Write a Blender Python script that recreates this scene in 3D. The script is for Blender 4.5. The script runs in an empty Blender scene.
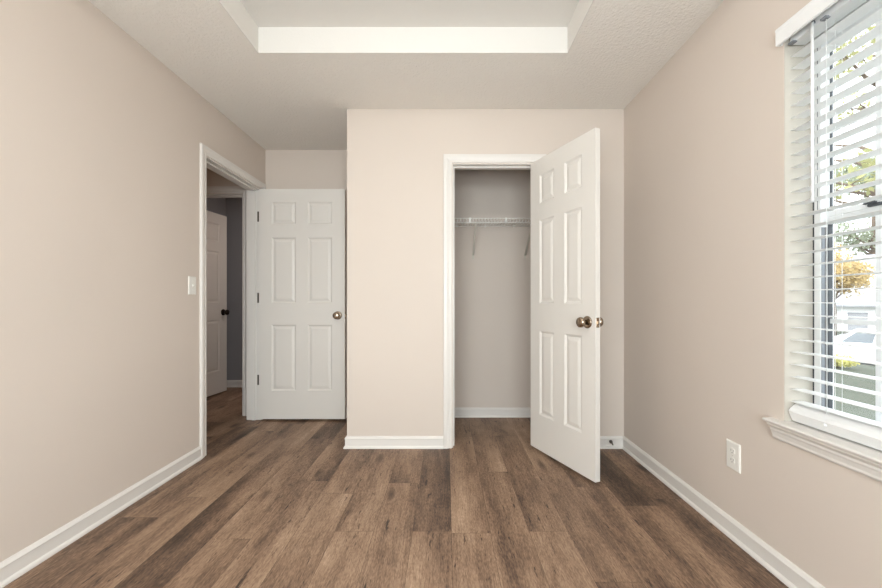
import bpy, math, random
from mathutils import Vector, Matrix

# ------------------------------------------------------------------ camera, sky, lights, exposure
SC = bpy.context.scene
COL = SC.collection
R = math.radians
PI = math.pi

cam_d = bpy.data.cameras.new('camera')
cam = bpy.data.objects.new('camera', cam_d)
COL.objects.link(cam)
cam.location = (0, 0, 1.05)
cam.rotation_euler = (R(90), 0, 0)
cam_d.sensor_width = 36.0
cam_d.lens = 375.0 / 882.0 * 36.0
cam_d.shift_x = -5.0 / 882.0
cam_d.shift_y = 8.0 / 882.0
cam_d.clip_start = 0.02
cam_d.clip_end = 300
SC.camera = cam

w = bpy.data.worlds.new('overcast_sky')
SC.world = w
w.use_nodes = True
bg = w.node_tree.nodes['Background']
bg.inputs['Color'].default_value = (0.90, 0.952, 1.0, 1)
bg.inputs['Strength'].default_value = 1.95

sun_d = bpy.data.lights.new('sun', 'SUN')
sun_d.energy = 1.3
sun_d.angle = R(4)
sun_d.color = (1.0, 0.95, 0.86)
sun = bpy.data.objects.new('sun', sun_d)
COL.objects.link(sun)
sun.rotation_euler = Vector((0.62, 0.35, -0.70)).to_track_quat('-Z', 'Y').to_euler()

# added fill light behind the camera, just outside an invented window
fill_d = bpy.data.lights.new('rear_fill_light', 'AREA')
fill_d.shape = 'RECTANGLE'
fill_d.size = 2.2
fill_d.size_y = 1.36
fill_d.energy = 37
fill_d.color = (0.92, 0.968, 1.0)
fill_o = bpy.data.objects.new('rear_fill_light', fill_d)
COL.objects.link(fill_o)
fill_o.location = (-0.185, -1.13, 1.22)
fill_o.rotation_euler = (R(90), 0, 0)          # -Z turns to +Y

# portal in the side window helps the sky light find its way in
# unseen lamps added to brighten the hall and the room past it
for nm, lc, en, cl, sz in (('hall_fill', (-2.45, 2.35, 2.40), 0.5, (1.0, 0.62, 0.40), 0.25), ('far_room_fill', (-1.45, 4.05, 2.38), 3.0, (1.0, 0.86, 0.78), 0.25)):
    hd = bpy.data.lights.new(nm, 'AREA')
    hd.shape = 'DISK'
    hd.size = sz
    hd.energy = en
    hd.color = cl
    ho = bpy.data.objects.new(nm, hd)
    COL.objects.link(ho)
    ho.location = lc

por_d = bpy.data.lights.new('sky_portal', 'AREA')
por_d.shape = 'RECTANGLE'
por_d.size = 1.44
por_d.size_y = 0.74
por_d.cycles.is_portal = True
por = bpy.data.objects.new('sky_portal', por_d)
COL.objects.link(por)
por.location = (1.50, 1.04, 1.33)
por.rotation_euler = (0, R(90), 0)

SC.view_settings.view_transform = 'Standard'
SC.view_settings.look = 'None'
SC.view_settings.gamma = 1.0
SC.view_settings.use_curve_mapping = False
SC.view_settings.exposure = 1.34

rnd = random.Random(7)

# ------------------------------------------------------------------ helpers
def lin(r, g, b):
    def f(c):
        c /= 255.0
        return c / 12.92 if c <= 0.04045 else ((c + 0.055) / 1.055) ** 2.4
    return (f(r), f(g), f(b), 1.0)


class MB:
    """collects shapes, builds ONE mesh object"""
    def __init__(self):
        self.v, self.f, self.s = [], [], []

    def add(self, vs, fs, smooth=False):
        o = len(self.v)
        self.v += [tuple(p) for p in vs]
        for f in fs:
            self.f.append([o + i for i in f])
            self.s.append(smooth)
        return self

    def box(self, x0, x1, y0, y1, z0, z1):
        vs = [(x0, y0, z0), (x1, y0, z0), (x1, y1, z0), (x0, y1, z0), (x0, y0, z1), (x1, y0, z1), (x1, y1, z1), (x0, y1, z1)]
        return self.add(vs, [(3, 2, 1, 0), (4, 5, 6, 7), (0, 1, 5, 4), (1, 2, 6, 5), (2, 3, 7, 6), (3, 0, 4, 7)])

    def bbox(self, x0, x1, y0, y1, z0, z1, b):
        """box with all edges chamfered by b"""
        vs, idx = [], {}
        X, Y, Z = (x0, x1), (y0, y1), (z0, z1)
        for i in (0, 1):
            for j in (0, 1):
                for k in (0, 1):
                    sx, sy, sz = (1 - 2 * i) * b, (1 - 2 * j) * b, (1 - 2 * k) * b
                    for a, p in enumerate(((X[i], Y[j] + sy, Z[k] + sz), (X[i] + sx, Y[j], Z[k] + sz), (X[i] + sx, Y[j] + sy, Z[k]))):
                        idx[i, j, k, a] = len(vs)
                        vs.append(p)
        fs = []
        for i in (0, 1):
            q = [(0, 0), (1, 0), (1, 1), (0, 1)]
            fs.append([idx[i, j, k, 0] for j, k in (q if i else q[::-1])])
            fs.append([idx[j, i, k, 1] for j, k in (q[::-1] if i else q)])
            fs.append([idx[j, k, i, 2] for j, k in (q if i else q[::-1])])
        for i in (0, 1):
            for j in (0, 1):
                fs.append([idx[i, j, 0, 0], idx[i, j, 0, 1], idx[i, j, 1, 1], idx[i, j, 1, 0]])
                fs.append([idx[i, 0, j, 0], idx[i, 0, j, 2], idx[i, 1, j, 2], idx[i, 1, j, 0]])
                fs.append([idx[0, i, j, 1], idx[0, i, j, 2], idx[1, i, j, 2], idx[1, i, j, 1]])
        for i in (0, 1):
            for j in (0, 1):
                for k in (0, 1):
                    fs.append([idx[i, j, k, a] for a in (0, 1, 2)])
        return self.add(vs, fs)

    def loft(self, rings, smooth=False, cap=True, closed=True):
        """rings: equal-length closed loops of points"""
        n = len(rings[0])
        vs = [p for r in rings for p in r]
        fs = []
        for i in range(len(rings) - 1):
            for j in range(n if closed else n - 1):
                a, b = i * n + j, i * n + (j + 1) % n
                fs.append((a, b, b + n, a + n))
        self.add(vs, fs, smooth)
        if cap:
            o = len(self.v) - len(vs)
            self.f.append([o + j for j in range(n)][::-1]); self.s.append(False)
            self.f.append([o + (len(rings) - 1) * n + j for j in range(n)]); self.s.append(False)
        return self

    def tube(self, pts, r, n=8, cap=True):
        pts = [Vector(p) for p in pts]
        rings = []
        up = Vector((0.123, 0.456, 0.88)).normalized()
        for i, p in enumerate(pts):
            d = (pts[min(i + 1, len(pts) - 1)] - pts[max(i - 1, 0)]).normalized()
            a = d.cross(up).normalized()
            b = d.cross(a)
            rr = r[i] if isinstance(r, (list, tuple)) else r
            rings.append([p + (a * math.cos(t) + b * math.sin(t)) * rr for t in [2 * PI * k / n for k in range(n)]])
        return self.loft(rings, True, cap)

    def lathe(self, prof, org, axis, n=24):
        """prof: (radius, height along axis)"""
        ax = Vector(axis).normalized()
        a = ax.cross(Vector((0.3, 0.5, 0.81))).normalized()
        b = ax.cross(a)
        org = Vector(org)
        rings = [[org + ax * h + (a * math.cos(t) + b * math.sin(t)) * max(r, 1e-5) for t in [2 * PI * k / n for k in range(n)]] for r, h in prof]
        return self.loft(rings, True, True)

    def build(self, name, mat, parent=None, loc=None, rot=None):
        me = bpy.data.meshes.new(name)
        me.from_pydata(self.v, [], self.f)
        me.polygons.foreach_set('use_smooth', self.s)
        import bmesh
        bm = bmesh.new()
        bm.from_mesh(me)
        bmesh.ops.recalc_face_normals(bm, faces=bm.faces)
        bm.to_mesh(me)
        bm.free()
        me.materials.append(mat)
        o = bpy.data.objects.new(name, me)
        COL.objects.link(o)
        if parent:
            o.parent = parent
        if loc:
            o.location = loc
        if rot:
            o.rotation_euler = rot
        return o


def tag(o, label=None, cat=None, group=None, kind=None):
    if label: o['label'] = label
    if cat: o['category'] = cat
    if group: o['group'] = group
    if kind: o['kind'] = kind
    return o


def empty(name, loc, rz=0.0):
    o = bpy.data.objects.new(name, None)
    o.empty_display_size = 0.1
    COL.objects.link(o)
    o.location = loc
    o.rotation_euler = (0, 0, rz)
    return o


# ------------------------------------------------------------------ materials
def mat(name, col, rough=0.5, metal=0.0, spec=0.5):
    m = bpy.data.materials.new(name)
    m.use_nodes = True
    p = m.node_tree.nodes['Principled BSDF']
    p.inputs['Base Color'].default_value = col
    p.inputs['Roughness'].default_value = rough
    p.inputs['Metallic'].default_value = metal
    p.inputs['Specular IOR Level'].default_value = spec
    return m


def node(m, t, **kw):
    n = m.node_tree.nodes.new(t)
    for k, v in kw.items():
        setattr(n, k, v)
    return n


def link(m, a, b):
    m.node_tree.links.new(a, b)


def math_n(m, op, a, b=None, clamp=False):
    n = node(m, 'ShaderNodeMath', operation=op, use_clamp=clamp)
    for i, x in enumerate((a, b)):
        if x is None:
            continue
        if isinstance(x, (int, float)):
            n.inputs[i].default_value = x
        else:
            link(m, x, n.inputs[i])
    return n.outputs[0]


def noise(m, vec, scale, detail=3.0, rough=0.5):
    n = node(m, 'ShaderNodeTexNoise')
    n.inputs['Scale'].default_value = scale
    n.inputs['Detail'].default_value = detail
    n.inputs['Roughness'].default_value = rough
    link(m, vec, n.inputs['Vector'])
    return n.outputs['Fac']


def scaled(m, vec, s):
    n = node(m, 'ShaderNodeVectorMath', operation='MULTIPLY')
    link(m, vec, n.inputs[0])
    n.inputs[1].default_value = s
    return n.outputs[0]


def textured(name, col, rough, spec, bump_scale, bump_strength, bump_dist=0.002, var=0.03, detail=3.0):
    """painted surface: roller / knockdown bump and very slight colour variation"""
    m = mat(name, col, rough, 0.0, spec)
    p = m.node_tree.nodes['Principled BSDF']
    geo = node(m, 'ShaderNodeNewGeometry')
    nz = noise(m, geo.outputs['Position'], bump_scale, detail, 0.55)
    b = node(m, 'ShaderNodeBump')
    b.inputs['Strength'].default_value = bump_strength
    b.inputs['Distance'].default_value = bump_dist
    link(m, nz, b.inputs['Height'])
    link(m, b.outputs['Normal'], p.inputs['Normal'])
    nz2 = noise(m, geo.outputs['Position'], 1.7, 2.0)
    mix = node(m, 'ShaderNodeMix', data_type='RGBA')
    mix.inputs['A'].default_value = tuple(c * (1 - var) for c in col[:3]) + (1,)
    mix.inputs['B'].default_value = tuple(min(1, c * (1 + var)) for c in col[:3]) + (1,)
    link(m, nz2, mix.inputs['Factor'])
    link(m, mix.outputs['Result'], p.inputs['Base Color'])
    return m


M = {}
M['wall'] = textured('wall_paint', lin(214, 202, 191), 0.75, 0.25, 260, 0.10, 0.001)
M['wall_grey'] = textured('grey_wall_paint', lin(150, 148, 150), 0.75, 0.2, 260, 0.08, 0.001)
M['ceiling'] = textured('ceiling_texture', lin(235, 230, 223), 0.9, 0.1, 72, 0.8, 0.0075, 0.02, 4.0)
M['tray'] = textured('tray_paint', lin(222, 218, 212), 0.85, 0.15, 90, 0.22, 0.004, 0.01, 3.0)
M['trim'] = textured('trim_paint', lin(226, 221, 215), 0.38, 0.45, 30, 0.02, 0.001, 0.01)
M['door'] = textured('door_paint', lin(225, 220, 213), 0.42, 0.45, 45, 0.03, 0.001, 0.01)
M['vinyl'] = mat('white_vinyl', lin(235, 236, 236), 0.35)
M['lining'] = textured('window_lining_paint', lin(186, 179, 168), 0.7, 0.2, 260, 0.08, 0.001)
M['slat'] = mat('blind_white', lin(236, 236, 235), 0.42)
M['cord'] = mat('white_cord', lin(232, 232, 230), 0.7)
M['plate'] = mat('plate_plastic', lin(236, 233, 226), 0.32)
M['slot'] = mat('dark_slot', lin(95, 92, 88), 0.5)
M['nickel'] = mat('satin_nickel', lin(168, 152, 134), 0.24, 1.0)
M['hinge'] = mat('hinge_metal', lin(96, 88, 78), 0.4, 0.7)
M['knob_shaded'] = mat('shaded_knob_metal', lin(60, 50, 44), 0.35, 0.8)  # hall door knob metal, its shadow put into the dark colour
M['wire'] = mat('white_wire', lin(236, 234, 228), 0.4)
M['brace'] = mat('brace_steel', lin(206, 200, 188), 0.45)
M['gasket'] = mat('gasket', lin(70, 72, 76), 0.6)
M['track'] = mat('track_grey', lin(128, 131, 136), 0.5)
M['rubber'] = mat('rubber_tip', lin(74, 66, 58), 0.6)
M['roof'] = textured('roof_shingle', lin(150, 150, 154), 0.9, 0.1, 14, 0.4, 0.01, 0.1)
M['siding'] = textured('house_siding', lin(232, 230, 228), 0.8, 0.2, 5, 0.1, 0.01, 0.02)
M['carpaint'] = mat('car_white', lin(238, 240, 242), 0.2)
M['carglass'] = mat('car_glass', lin(110, 114, 118), 0.08)
M['tyre'] = mat('tyre', lin(40, 40, 42), 0.8)
M['alloy'] = mat('alloy', lin(180, 182, 185), 0.3, 0.9)
M['lamp_red'] = mat('tail_lamp', lin(150, 30, 28), 0.2)
M['lamp_clear'] = mat('head_lamp', lin(215, 220, 225), 0.1)
M['asphalt'] = textured('asphalt', lin(150, 150, 152), 0.9, 0.1, 60, 0.3, 0.004, 0.06)
M['concrete'] = textured('kerb_concrete', lin(205, 203, 198), 0.9, 0.1, 40, 0.3, 0.004, 0.05)
M['bark'] = textured('bark', lin(112, 98, 88), 0.95, 0.1, 30, 0.8, 0.02, 0.2)


def leaf_mat(name, c1, c2):
    m = mat(name, c1, 0.6, 0, 0.2)
    p = m.node_tree.nodes['Principled BSDF']
    geo = node(m, 'ShaderNodeNewGeometry')
    n = noise(m, geo.outputs['Position'], 1.6, 3.0, 0.7)
    mix = node(m, 'ShaderNodeMix', data_type='RGBA')
    mix.inputs['A'].default_value = c1
    mix.inputs['B'].default_value = c2
    link(m, n, mix.inputs['Factor'])
    link(m, mix.outputs['Result'], p.inputs['Base Color'])
    tr = node(m, 'ShaderNodeBsdfTranslucent')
    link(m, mix.outputs['Result'], tr.inputs['Color'])
    ms = node(m, 'ShaderNodeMixShader')
    ms.inputs['Fac'].default_value = 0.4
    out = m.node_tree.nodes['Material Output']
    link(m, p.outputs[0], ms.inputs[1])
    link(m, tr.outputs[0], ms.inputs[2])
    link(m, ms.outputs[0], out.inputs['Surface'])
    return m


M['leaf_green'] = leaf_mat('leaf_olive', lin(150, 152, 112), lin(178, 172, 120))
M['leaf_yellow'] = leaf_mat('leaf_yellow', lin(176, 146, 92), lin(206, 188, 146))
M['leaf_grey'] = leaf_mat('leaf_greygreen', lin(138, 146, 126), lin(160, 162, 140))
M['leaf_lime'] = leaf_mat('leaf_lime', lin(190, 186, 110), lin(212, 206, 150))

# lawn
m = mat('lawn_grass', lin(110, 116, 92), 0.95, 0, 0.1)
geo = node(m, 'ShaderNodeNewGeometry')
f1 = noise(m, geo.outputs['Position'], 3.0, 6.0, 0.75)
mix = node(m, 'ShaderNodeMix', data_type='RGBA')
mix.inputs['A'].default_value = lin(58, 61, 53)
mix.inputs['B'].default_value = lin(98, 100, 90)
link(m, f1, mix.inputs['Factor'])
link(m, mix.outputs['Result'], m.node_tree.nodes['Principled BSDF'].inputs['Base Color'])
M['lawn'] = m

# glass that lets the daylight through
m = bpy.data.materials.new('window_glass')
m.use_nodes = True
m.node_tree.nodes.remove(m.node_tree.nodes['Principled BSDF'])
tr = node(m, 'ShaderNodeBsdfTransparent')
tr.inputs['Color'].default_value = (0.93, 0.95, 0.95, 1)
gl = node(m, 'ShaderNodeBsdfGlossy')
gl.inputs['Roughness'].default_value = 0.02
fr = node(m, 'ShaderNodeLayerWeight')
fr.inputs['Blend'].default_value = 0.5
ms = node(m, 'ShaderNodeMixShader')
link(m, math_n(m, 'ADD', math_n(m, 'MULTIPLY', math_n(m, 'POWER', fr.outputs['Facing'], 5.0), 0.9), 0.03), ms.inputs['Fac'])
link(m, tr.outputs[0], ms.inputs[1])
link(m, gl.outputs[0], ms.inputs[2])
link(m, ms.outputs[0], m.node_tree.nodes['Material Output'].inputs['Surface'])
M['glass'] = m

m = bpy.data.materials.new('fill_lamp_dome')
m.use_nodes = True
p = m.node_tree.nodes['Principled BSDF']
p.inputs['Base Color'].default_value = (0.8, 0.8, 0.78, 1)
p.inputs['Emission Color'].default_value = (1.0, 0.97, 0.93, 1)
p.inputs['Emission Strength'].default_value = 14.0  # glow of the fill lamp added in the tray
M['lamp'] = m

# vinyl plank floor: attributes "seed" and "tone" belong to each plank
m = mat('vinyl_plank', lin(130, 103, 83), 0.5, 0, 0.35)
p = m.node_tree.nodes['Principled BSDF']
geo = node(m, 'ShaderNodeNewGeometry')
a_seed = node(m, 'ShaderNodeAttribute', attribute_name='seed')
a_tone = node(m, 'ShaderNodeAttribute', attribute_name='tone')
comb = node(m, 'ShaderNodeCombineXYZ')
link(m, math_n(m, 'MULTIPLY', a_seed.outputs['Fac'], 37.0), comb.inputs[0])
link(m, math_n(m, 'MULTIPLY', a_seed.outputs['Fac'], 91.0), comb.inputs[1])
link(m, math_n(m, 'MULTIPLY', a_seed.outputs['Fac'], 53.0), comb.inputs[2])
va = node(m, 'ShaderNodeVectorMath', operation='ADD')
link(m, geo.outputs['Position'], va.inputs[0])
link(m, comb.outputs[0], va.inputs[1])
P0 = va.outputs[0]
# wander of the grain
wn = node(m, 'ShaderNodeTexNoise')
wn.inputs['Scale'].default_value = 2.6
wn.inputs['Detail'].default_value = 2.0
link(m, P0, wn.inputs['Vector'])
ws = node(m, 'ShaderNodeVectorMath', operation='MULTIPLY')
link(m, wn.outputs['Color'], ws.inputs[0])
ws.inputs[1].default_value = (0.035, 0.05, 0)
wa = node(m, 'ShaderNodeVectorMath', operation='ADD')
link(m, P0, wa.inputs[0])
link(m, ws.outputs[0], wa.inputs[1])
P1 = wa.outputs[0]
broad = noise(m, scaled(m, P1, (6.5, 0.9, 1)), 1.0, 2.0, 0.5)
mid = noise(m, scaled(m, P1, (42, 5.0, 1)), 1.0, 5.0, 0.68)
fine = noise(m, scaled(m, P1, (250, 48.0, 1)), 1.0, 2.0, 0.6)
streak = noise(m, scaled(m, P1, (150, 8.0, 1)), 1.0, 3.0, 0.6)
blot = noise(m, scaled(m, P1, (11, 6.0, 1)), 1.0, 6.0, 0.75)
s = math_n(m, 'MULTIPLY', math_n(m, 'SUBTRACT', broad, 0.5), 1.25)
s = math_n(m, 'ADD', s, math_n(m, 'MULTIPLY', math_n(m, 'SUBTRACT', mid, 0.5), 0.42))
s = math_n(m, 'ADD', s, math_n(m, 'MULTIPLY', math_n(m, 'SUBTRACT', fine, 0.5), 0.85))
s = math_n(m, 'ADD', s, math_n(m, 'MULTIPLY', math_n(m, 'SUBTRACT', streak, 0.5), 0.55))
s = math_n(m, 'ADD', s, math_n(m, 'MULTIPLY', math_n(m, 'SUBTRACT', blot, 0.5), 0.55))
s = math_n(m, 'ADD', s, a_tone.outputs['Fac'])
s = math_n(m, 'ADD', s, 0.5)
# dark splits and flecks along the grain
cr = noise(m, scaled(m, P1, (46, 5.5, 1)), 1.0, 4.0, 0.7)
crm = node(m, 'ShaderNodeMapRange')
crm.inputs['From Min'].default_value = 0.625
crm.inputs['From Max'].default_value = 0.685
link(m, cr, crm.inputs['Value'])
s = math_n(m, 'SUBTRACT', s, math_n(m, 'MULTIPLY', crm.outputs[0], 0.55))
# knots
vo = node(m, 'ShaderNodeTexVoronoi')
vo.inputs['Scale'].default_value = 1.0
link(m, scaled(m, P1, (5.2, 1.9, 1)), vo.inputs['Vector'])
km = node(m, 'ShaderNodeMapRange')
km.inputs['From Min'].default_value = 0.03
km.inputs['From Max'].default_value = 0.17
km.inputs['To Min'].default_value = 1.0
km.inputs['To Max'].default_value = 0.0
link(m, vo.outputs['Distance'], km.inputs['Value'])
kn = math_n(m, 'MULTIPLY', km.outputs[0], math_n(m, 'ADD', fine, 0.15))
s = math_n(m, 'SUBTRACT', s, math_n(m, 'MULTIPLY', kn, 0.62), clamp=True)
ramp = node(m, 'ShaderNodeValToRGB')
link(m, s, ramp.inputs['Fac'])
els = ramp.color_ramp.elements
els[0].position, els[0].color = 0.0, lin(64, 50, 41)
els[1].position, els[1].color = 1.0, lin(192, 163, 138)
for pos, c in ((0.28, lin(104, 82, 67)), (0.52, lin(140, 113, 92)), (0.76, lin(164, 136, 112))):
    e = els.new(pos)
    e.color = c
link(m, ramp.outputs['Color'], p.inputs['Base Color'])
bmp = node(m, 'ShaderNodeBump')
bmp.inputs['Strength'].default_value = 0.18
bmp.inputs['Distance'].default_value = 0.0015
link(m, fine, bmp.inputs['Height'])
link(m, bmp.outputs['Normal'], p.inputs['Normal'])
M['floor'] = m

# ------------------------------------------------------------------ dimensions
XL, XR = -1.65, 1.281          # bedroom side walls
YR, YC, YB = -1.0, 2.70, 3.428  # rear wall, closet front, back of alcove and closet
XB = -0.713                    # closet's outer corner
CH = 2.44                      # ceiling
WT = 0.124                     # partition thickness
EY0, EY1, EH = 2.577, 3.342, 2.05    # bedroom doorway (in left wall)
CX0, CX1 = 0.047, 0.654        # closet doorway
HX0, HX1 = -2.692, -1.877      # hall doorway
HY = 3.465                     # hall end wall face
WY0, WY1, WZ0, WZ1 = 0.66, 1.421, 0.598, 2.06   # side window
XO = XR + 0.17                 # outside face of the window wall
FX0, FY1 = -3.3, 4.63

# ------------------------------------------------------------------ floor
def make_floor():
    edges = [0.025 + 0.178 * k for k in range(-19, 9)]
    # joints read from the photo (depth of one joint per row); others by chance
    joint = {-1.577: (1.827, 3.05), -1.221: (2.597,), -1.043: (1.661,), -0.865: (2.20,), -0.687: (2.056,), -0.509: (1.717,),
             -0.331: (2.175,), -0.153: (1.717,), 0.203: (2.319,), 0.381: (1.717, 2.945), 0.559: (1.406,), 0.915: (1.933,)}
    tones = {(-0.153, 1): -0.20, (-0.153, 0): 0.05, (-0.509, 1): -0.08, (-0.509, 0): 0.10, (-0.331, 0): 0.0, (-0.331, 1): 0.02,
             (-0.687, 0): 0.03, (-0.687, 1): -0.08, (-0.865, 0): 0.07, (-0.865, 1): -0.03, (-1.043, 0): 0.08, (-1.043, 1): 0.00,
             (-1.221, 0): -0.12, (-1.221, 1): 0.06, (-1.577, 0): -0.13, (-1.577, 1): 0.02, (0.203, 0): 0.06, (0.203, 1): 0.08,
             (0.381, 0): 0.11, (0.381, 1): -0.05, (0.559, 0): -0.16, (0.559, 1): -0.04, (0.915, 0): 0.02, (0.915, 1): -0.14,
             (0.737, 0): -0.12, (0.025, 0): 0.07}
    b = MB()
    seed, tone = [], []
    g = 0.0006
    y_min, y_max = YR - 0.1, 4.72
    for i in range(len(edges) - 1):
        e0, e1 = edges[i], min(edges[i + 1], XR + 0.02)
        if e0 > XR:
            continue
        key = next((k for k in joint if abs(k - e0) < 0.01), None)
        base = list(joint[key]) if key is not None else [rnd.uniform(1.0, 2.2)]
        ys = sorted(base)
        while ys[0] > y_min:
            ys.insert(0, ys[0] - 1.22)
        while ys[-1] < y_max:
            ys.append(ys[-1] + 1.22)
        for a, c in zip(ys[:-1], ys[1:]):
            a2, c2 = max(a, y_min), min(c, y_max)
            if c2 - a2 < 0.01:
                continue
            b.add([(e0 + g, a2 + g, 0), (e1 - g, a2 + g, 0), (e1 - g, c2 - g, 0), (e0 + g, c2 - g, 0)], [(0, 1, 2, 3)])
            seed.append(rnd.random())
            t = rnd.uniform(-0.10, 0.09)
            if key is not None or abs(e0 - 0.737) < 0.01 or abs(e0 - 0.025) < 0.01:
                k2 = key if key is not None else (0.737 if e0 > 0.5 else 0.025)
                if k2 in (0.737, 0.025):
                    t = tones[(k2, 0)]
                elif abs(c - base[0]) < 0.01:
                    t = tones[(k2, 0)]
                elif abs(a - base[0]) < 0.01:
                    t = tones[(k2, 1)]
            tone.append(t)
    n = len(seed)
    x0, x1 = edges[0], XR + 0.02
    b.box(x0, x1, y_min, y_max, -0.12, -0.0012)
    seed += [0.5] * 6
    tone += [-0.45] * 6
    o = b.build('floor', M['floor'])
    for nm, arr in (('seed', seed), ('tone', tone)):
        at = o.data.attributes.new(nm, 'FLOAT', 'FACE')
        at.data.foreach_set('value', arr)
    tag(o, 'brown oak look vinyl plank floor running towards the closet', 'floor', kind='structure')
make_floor()

# ------------------------------------------------------------------ walls
def wall(name, boxes, mt, label):
    b = MB()
    for q in boxes:
        b.box(*q)
    return tag(b.build(name, mt), label, 'wall', kind='structure')

TOP = 2.60
wall('wall_left', [(XL - WT, XL, YR - 0.1, EY0, 0, TOP), (XL - WT, XL, EY1, YB + 0.1, 0, TOP), (XL - WT, XL, EY0, EY1, EH, TOP)],
     M['wall'], 'beige painted wall with the bedroom doorway and a light switch')
wall('wall_right', [(XR, XO, YR - 0.1, WY0, 0, TOP), (XR, XO, WY1, YB + 0.1, 0, TOP), (XR, XO, WY0, WY1, WZ1, TOP), (XR, XO, WY0, WY1, -0.6, WZ0 - 0.02),
                    (XR, XO, YR - 0.1, WY0, -0.6, 0), (XR, XO, WY1, YB + 0.1, -0.6, 0)],
     M['wall'], 'beige painted wall with the blind covered window')
wall('wall_back', [(XL - 0.13, XR + 0.05, YB, YB + 0.1, 0, TOP)], M['wall'], 'beige wall at the back of the alcove and closet')
wall('wall_closet', [(XB, CX0, YC, YC + 0.11, 0, TOP), (CX1, XR + 0.02, YC, YC + 0.11, 0, TOP), (CX0, CX1, YC, YC + 0.11, EH - 0.005, TOP),
                     (XB, XB + 0.11, YC + 0.11, YB + 0.02, 0, TOP)], M['wall'], 'beige wall jutting out around the closet, doorway in it')
RX0, RX1, RZ0, RZ1 = -1.28, 0.91, 0.52, 1.92  # opening added in the rear wall for the fill light
wall('wall_rear', [(XL - WT, RX0, YR - 0.12, YR, 0, TOP), (RX1, XO, YR - 0.12, YR, 0, TOP), (RX0, RX1, YR - 0.12, YR, 0, RZ0), (RX0, RX1, YR - 0.12, YR, RZ1, TOP)],
     M['wall'], 'beige wall behind the viewer with an opening added for the fill light')
wall('wall_hall_end', [(FX0, HX0, HY, HY + 0.12, 0, TOP), (HX1, XL - 0.13, HY, HY + 0.12, 0, TOP), (HX0, HX1, HY, HY + 0.12, EH, TOP)],
     M['wall'], 'tan wall over the far doorway at the end of the hall')
wall('wall_hall_side', [(FX0 - 0.1, FX0, 1.6, HY + 0.1, 0, TOP)], M['wall'], 'tan hall wall opposite the bedroom doorway')
wall('wall_hall_near', [(FX0 - 0.1, XL - WT, 1.5, 1.6, 0, TOP)], M['wall'], 'tan wall closing the hall nearer the viewer')
wall('wall_far_room', [(-2.82, -0.95, FY1, FY1 + 0.1, 0, TOP)], M['wall_grey'], 'grey wall seen past the far hall door')
wall('wall_far_side', [(-2.82, -2.72, HY + 0.12, FY1, 0, TOP)], M['wall_grey'], 'grey wall behind the ajar hall door')
wall('wall_far_end', [(-1.05, -0.95, YB + 0.1, FY1, 0, TOP)], M['wall_grey'], 'grey end wall of the room past the hall')

# ------------------------------------------------------------------ ceiling with raised tray
TX0, TX1, TY0, TY1, TZ = -1.05, 0.681, -0.39, 2.094, 2.583
b = MB()
X0, X1, Y0, Y1 = FX0 - 0.1, XO, YR - 0.12, FY1 + 0.1
b.box(X0, TX0, Y0, Y1, CH, 2.70)
b.box(TX1, X1, Y0, Y1, CH, 2.70)
b.box(TX0, TX1, Y0, TY0, CH, 2.70)
b.box(TX0, TX1, TY1, Y1, CH, 2.70)
ceil = tag(b.build('ceiling', M['ceiling']), 'white knockdown textured ceiling around the raised tray', 'ceiling', kind='structure')
b = MB()
e = 0.004   # smooth drywall lining of the recess
for q in ((TX0, TX0 + e, TY0, TY1, CH - 0.002, TZ), (TX1 - e, TX1, TY0, TY1, CH - 0.002, TZ), (TX0 + e, TX1 - e, TY0, TY0 + e, CH - 0.002, TZ), (TX0 + e, TX1 - e, TY1 - e, TY1, CH - 0.002, TZ)):
    b.box(*q)
b.box(TX0, TX1, TY0, TY1, TZ, 2.70)
b.build('tray_recess', M['tray'], ceil)
b = MB()
b.box(X0, X1 + 0.4, Y0 - 0.4, Y1, 2.70, 2.85)  # unseen slab over the rooms, put in to block the sun
tag(b.build('roof', M['roof']), 'unseen grey roof slab added over the bedroom to block the sun', 'roof', kind='structure')

# unseen fill lamp, added to brighten the sides and top of the tray
fl = tag(empty('added_fill_lamp', ((TX0 + TX1) / 2, 0.85, TZ)), 'unseen round fill lamp added in the raised tray to brighten it', 'ceiling lamp')
b = MB(); b.lathe([(0.17, 0.0), (0.175, -0.012), (0.165, -0.03), (0.0, -0.03)], (0, 0, 0), (0, 0, 1), 32)
b.build('fill_lamp_base', M['nickel'], fl)
b = MB(); b.lathe([(0.16, -0.025), (0.158, -0.05), (0.14, -0.085), (0.10, -0.115), (0.05, -0.13), (0.0, -0.133)], (0, 0, 0), (0, 0, 1), 32)
b.build('fill_lamp_shade', M['lamp'], fl)

# ------------------------------------------------------------------ baseboards
BP = [(0.0, 0.0), (0.021, 0.0), (0.021, 0.006), (0.018, 0.013), (0.0115, 0.019), (0.0115, 0.065), (0.0145, 0.0675), (0.0145, 0.071), (0.006, 0.084), (0.0, 0.086)]

def base_run(b, pts):
    """moulding along a floor polyline; the wall is on the right of travel, moulding to its left"""
    P = [Vector((x, y)) for x, y in pts]
    rings = []
    for i, p in enumerate(P):
        d0 = (P[i] - P[i - 1]).normalized() if i else None
        d1 = (P[i + 1] - P[i]).normalized() if i < len(P) - 1 else None
        n0 = Vector((-d0.y, d0.x)) if d0 else None
        n1 = Vector((-d1.y, d1.x)) if d1 else None
        if n0 is None: off = n1
        elif n1 is None: off = n0
        else:
            h = (n0 + n1)
            off = h / max(1e-6, h.dot(n0))
        rings.append([(p.x + off.x * d, p.y + off.y * d, z) for d, z in BP])
    b.loft(rings, False, True)

CW = 0.060       # casing width
RV = 0.006       # reveal
def baseboard(name, runs, label):
    b = MB()
    for r in runs:
        base_run(b, r)
    return tag(b.build(name, M['trim']), label, 'baseboard', kind='structure')

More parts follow.
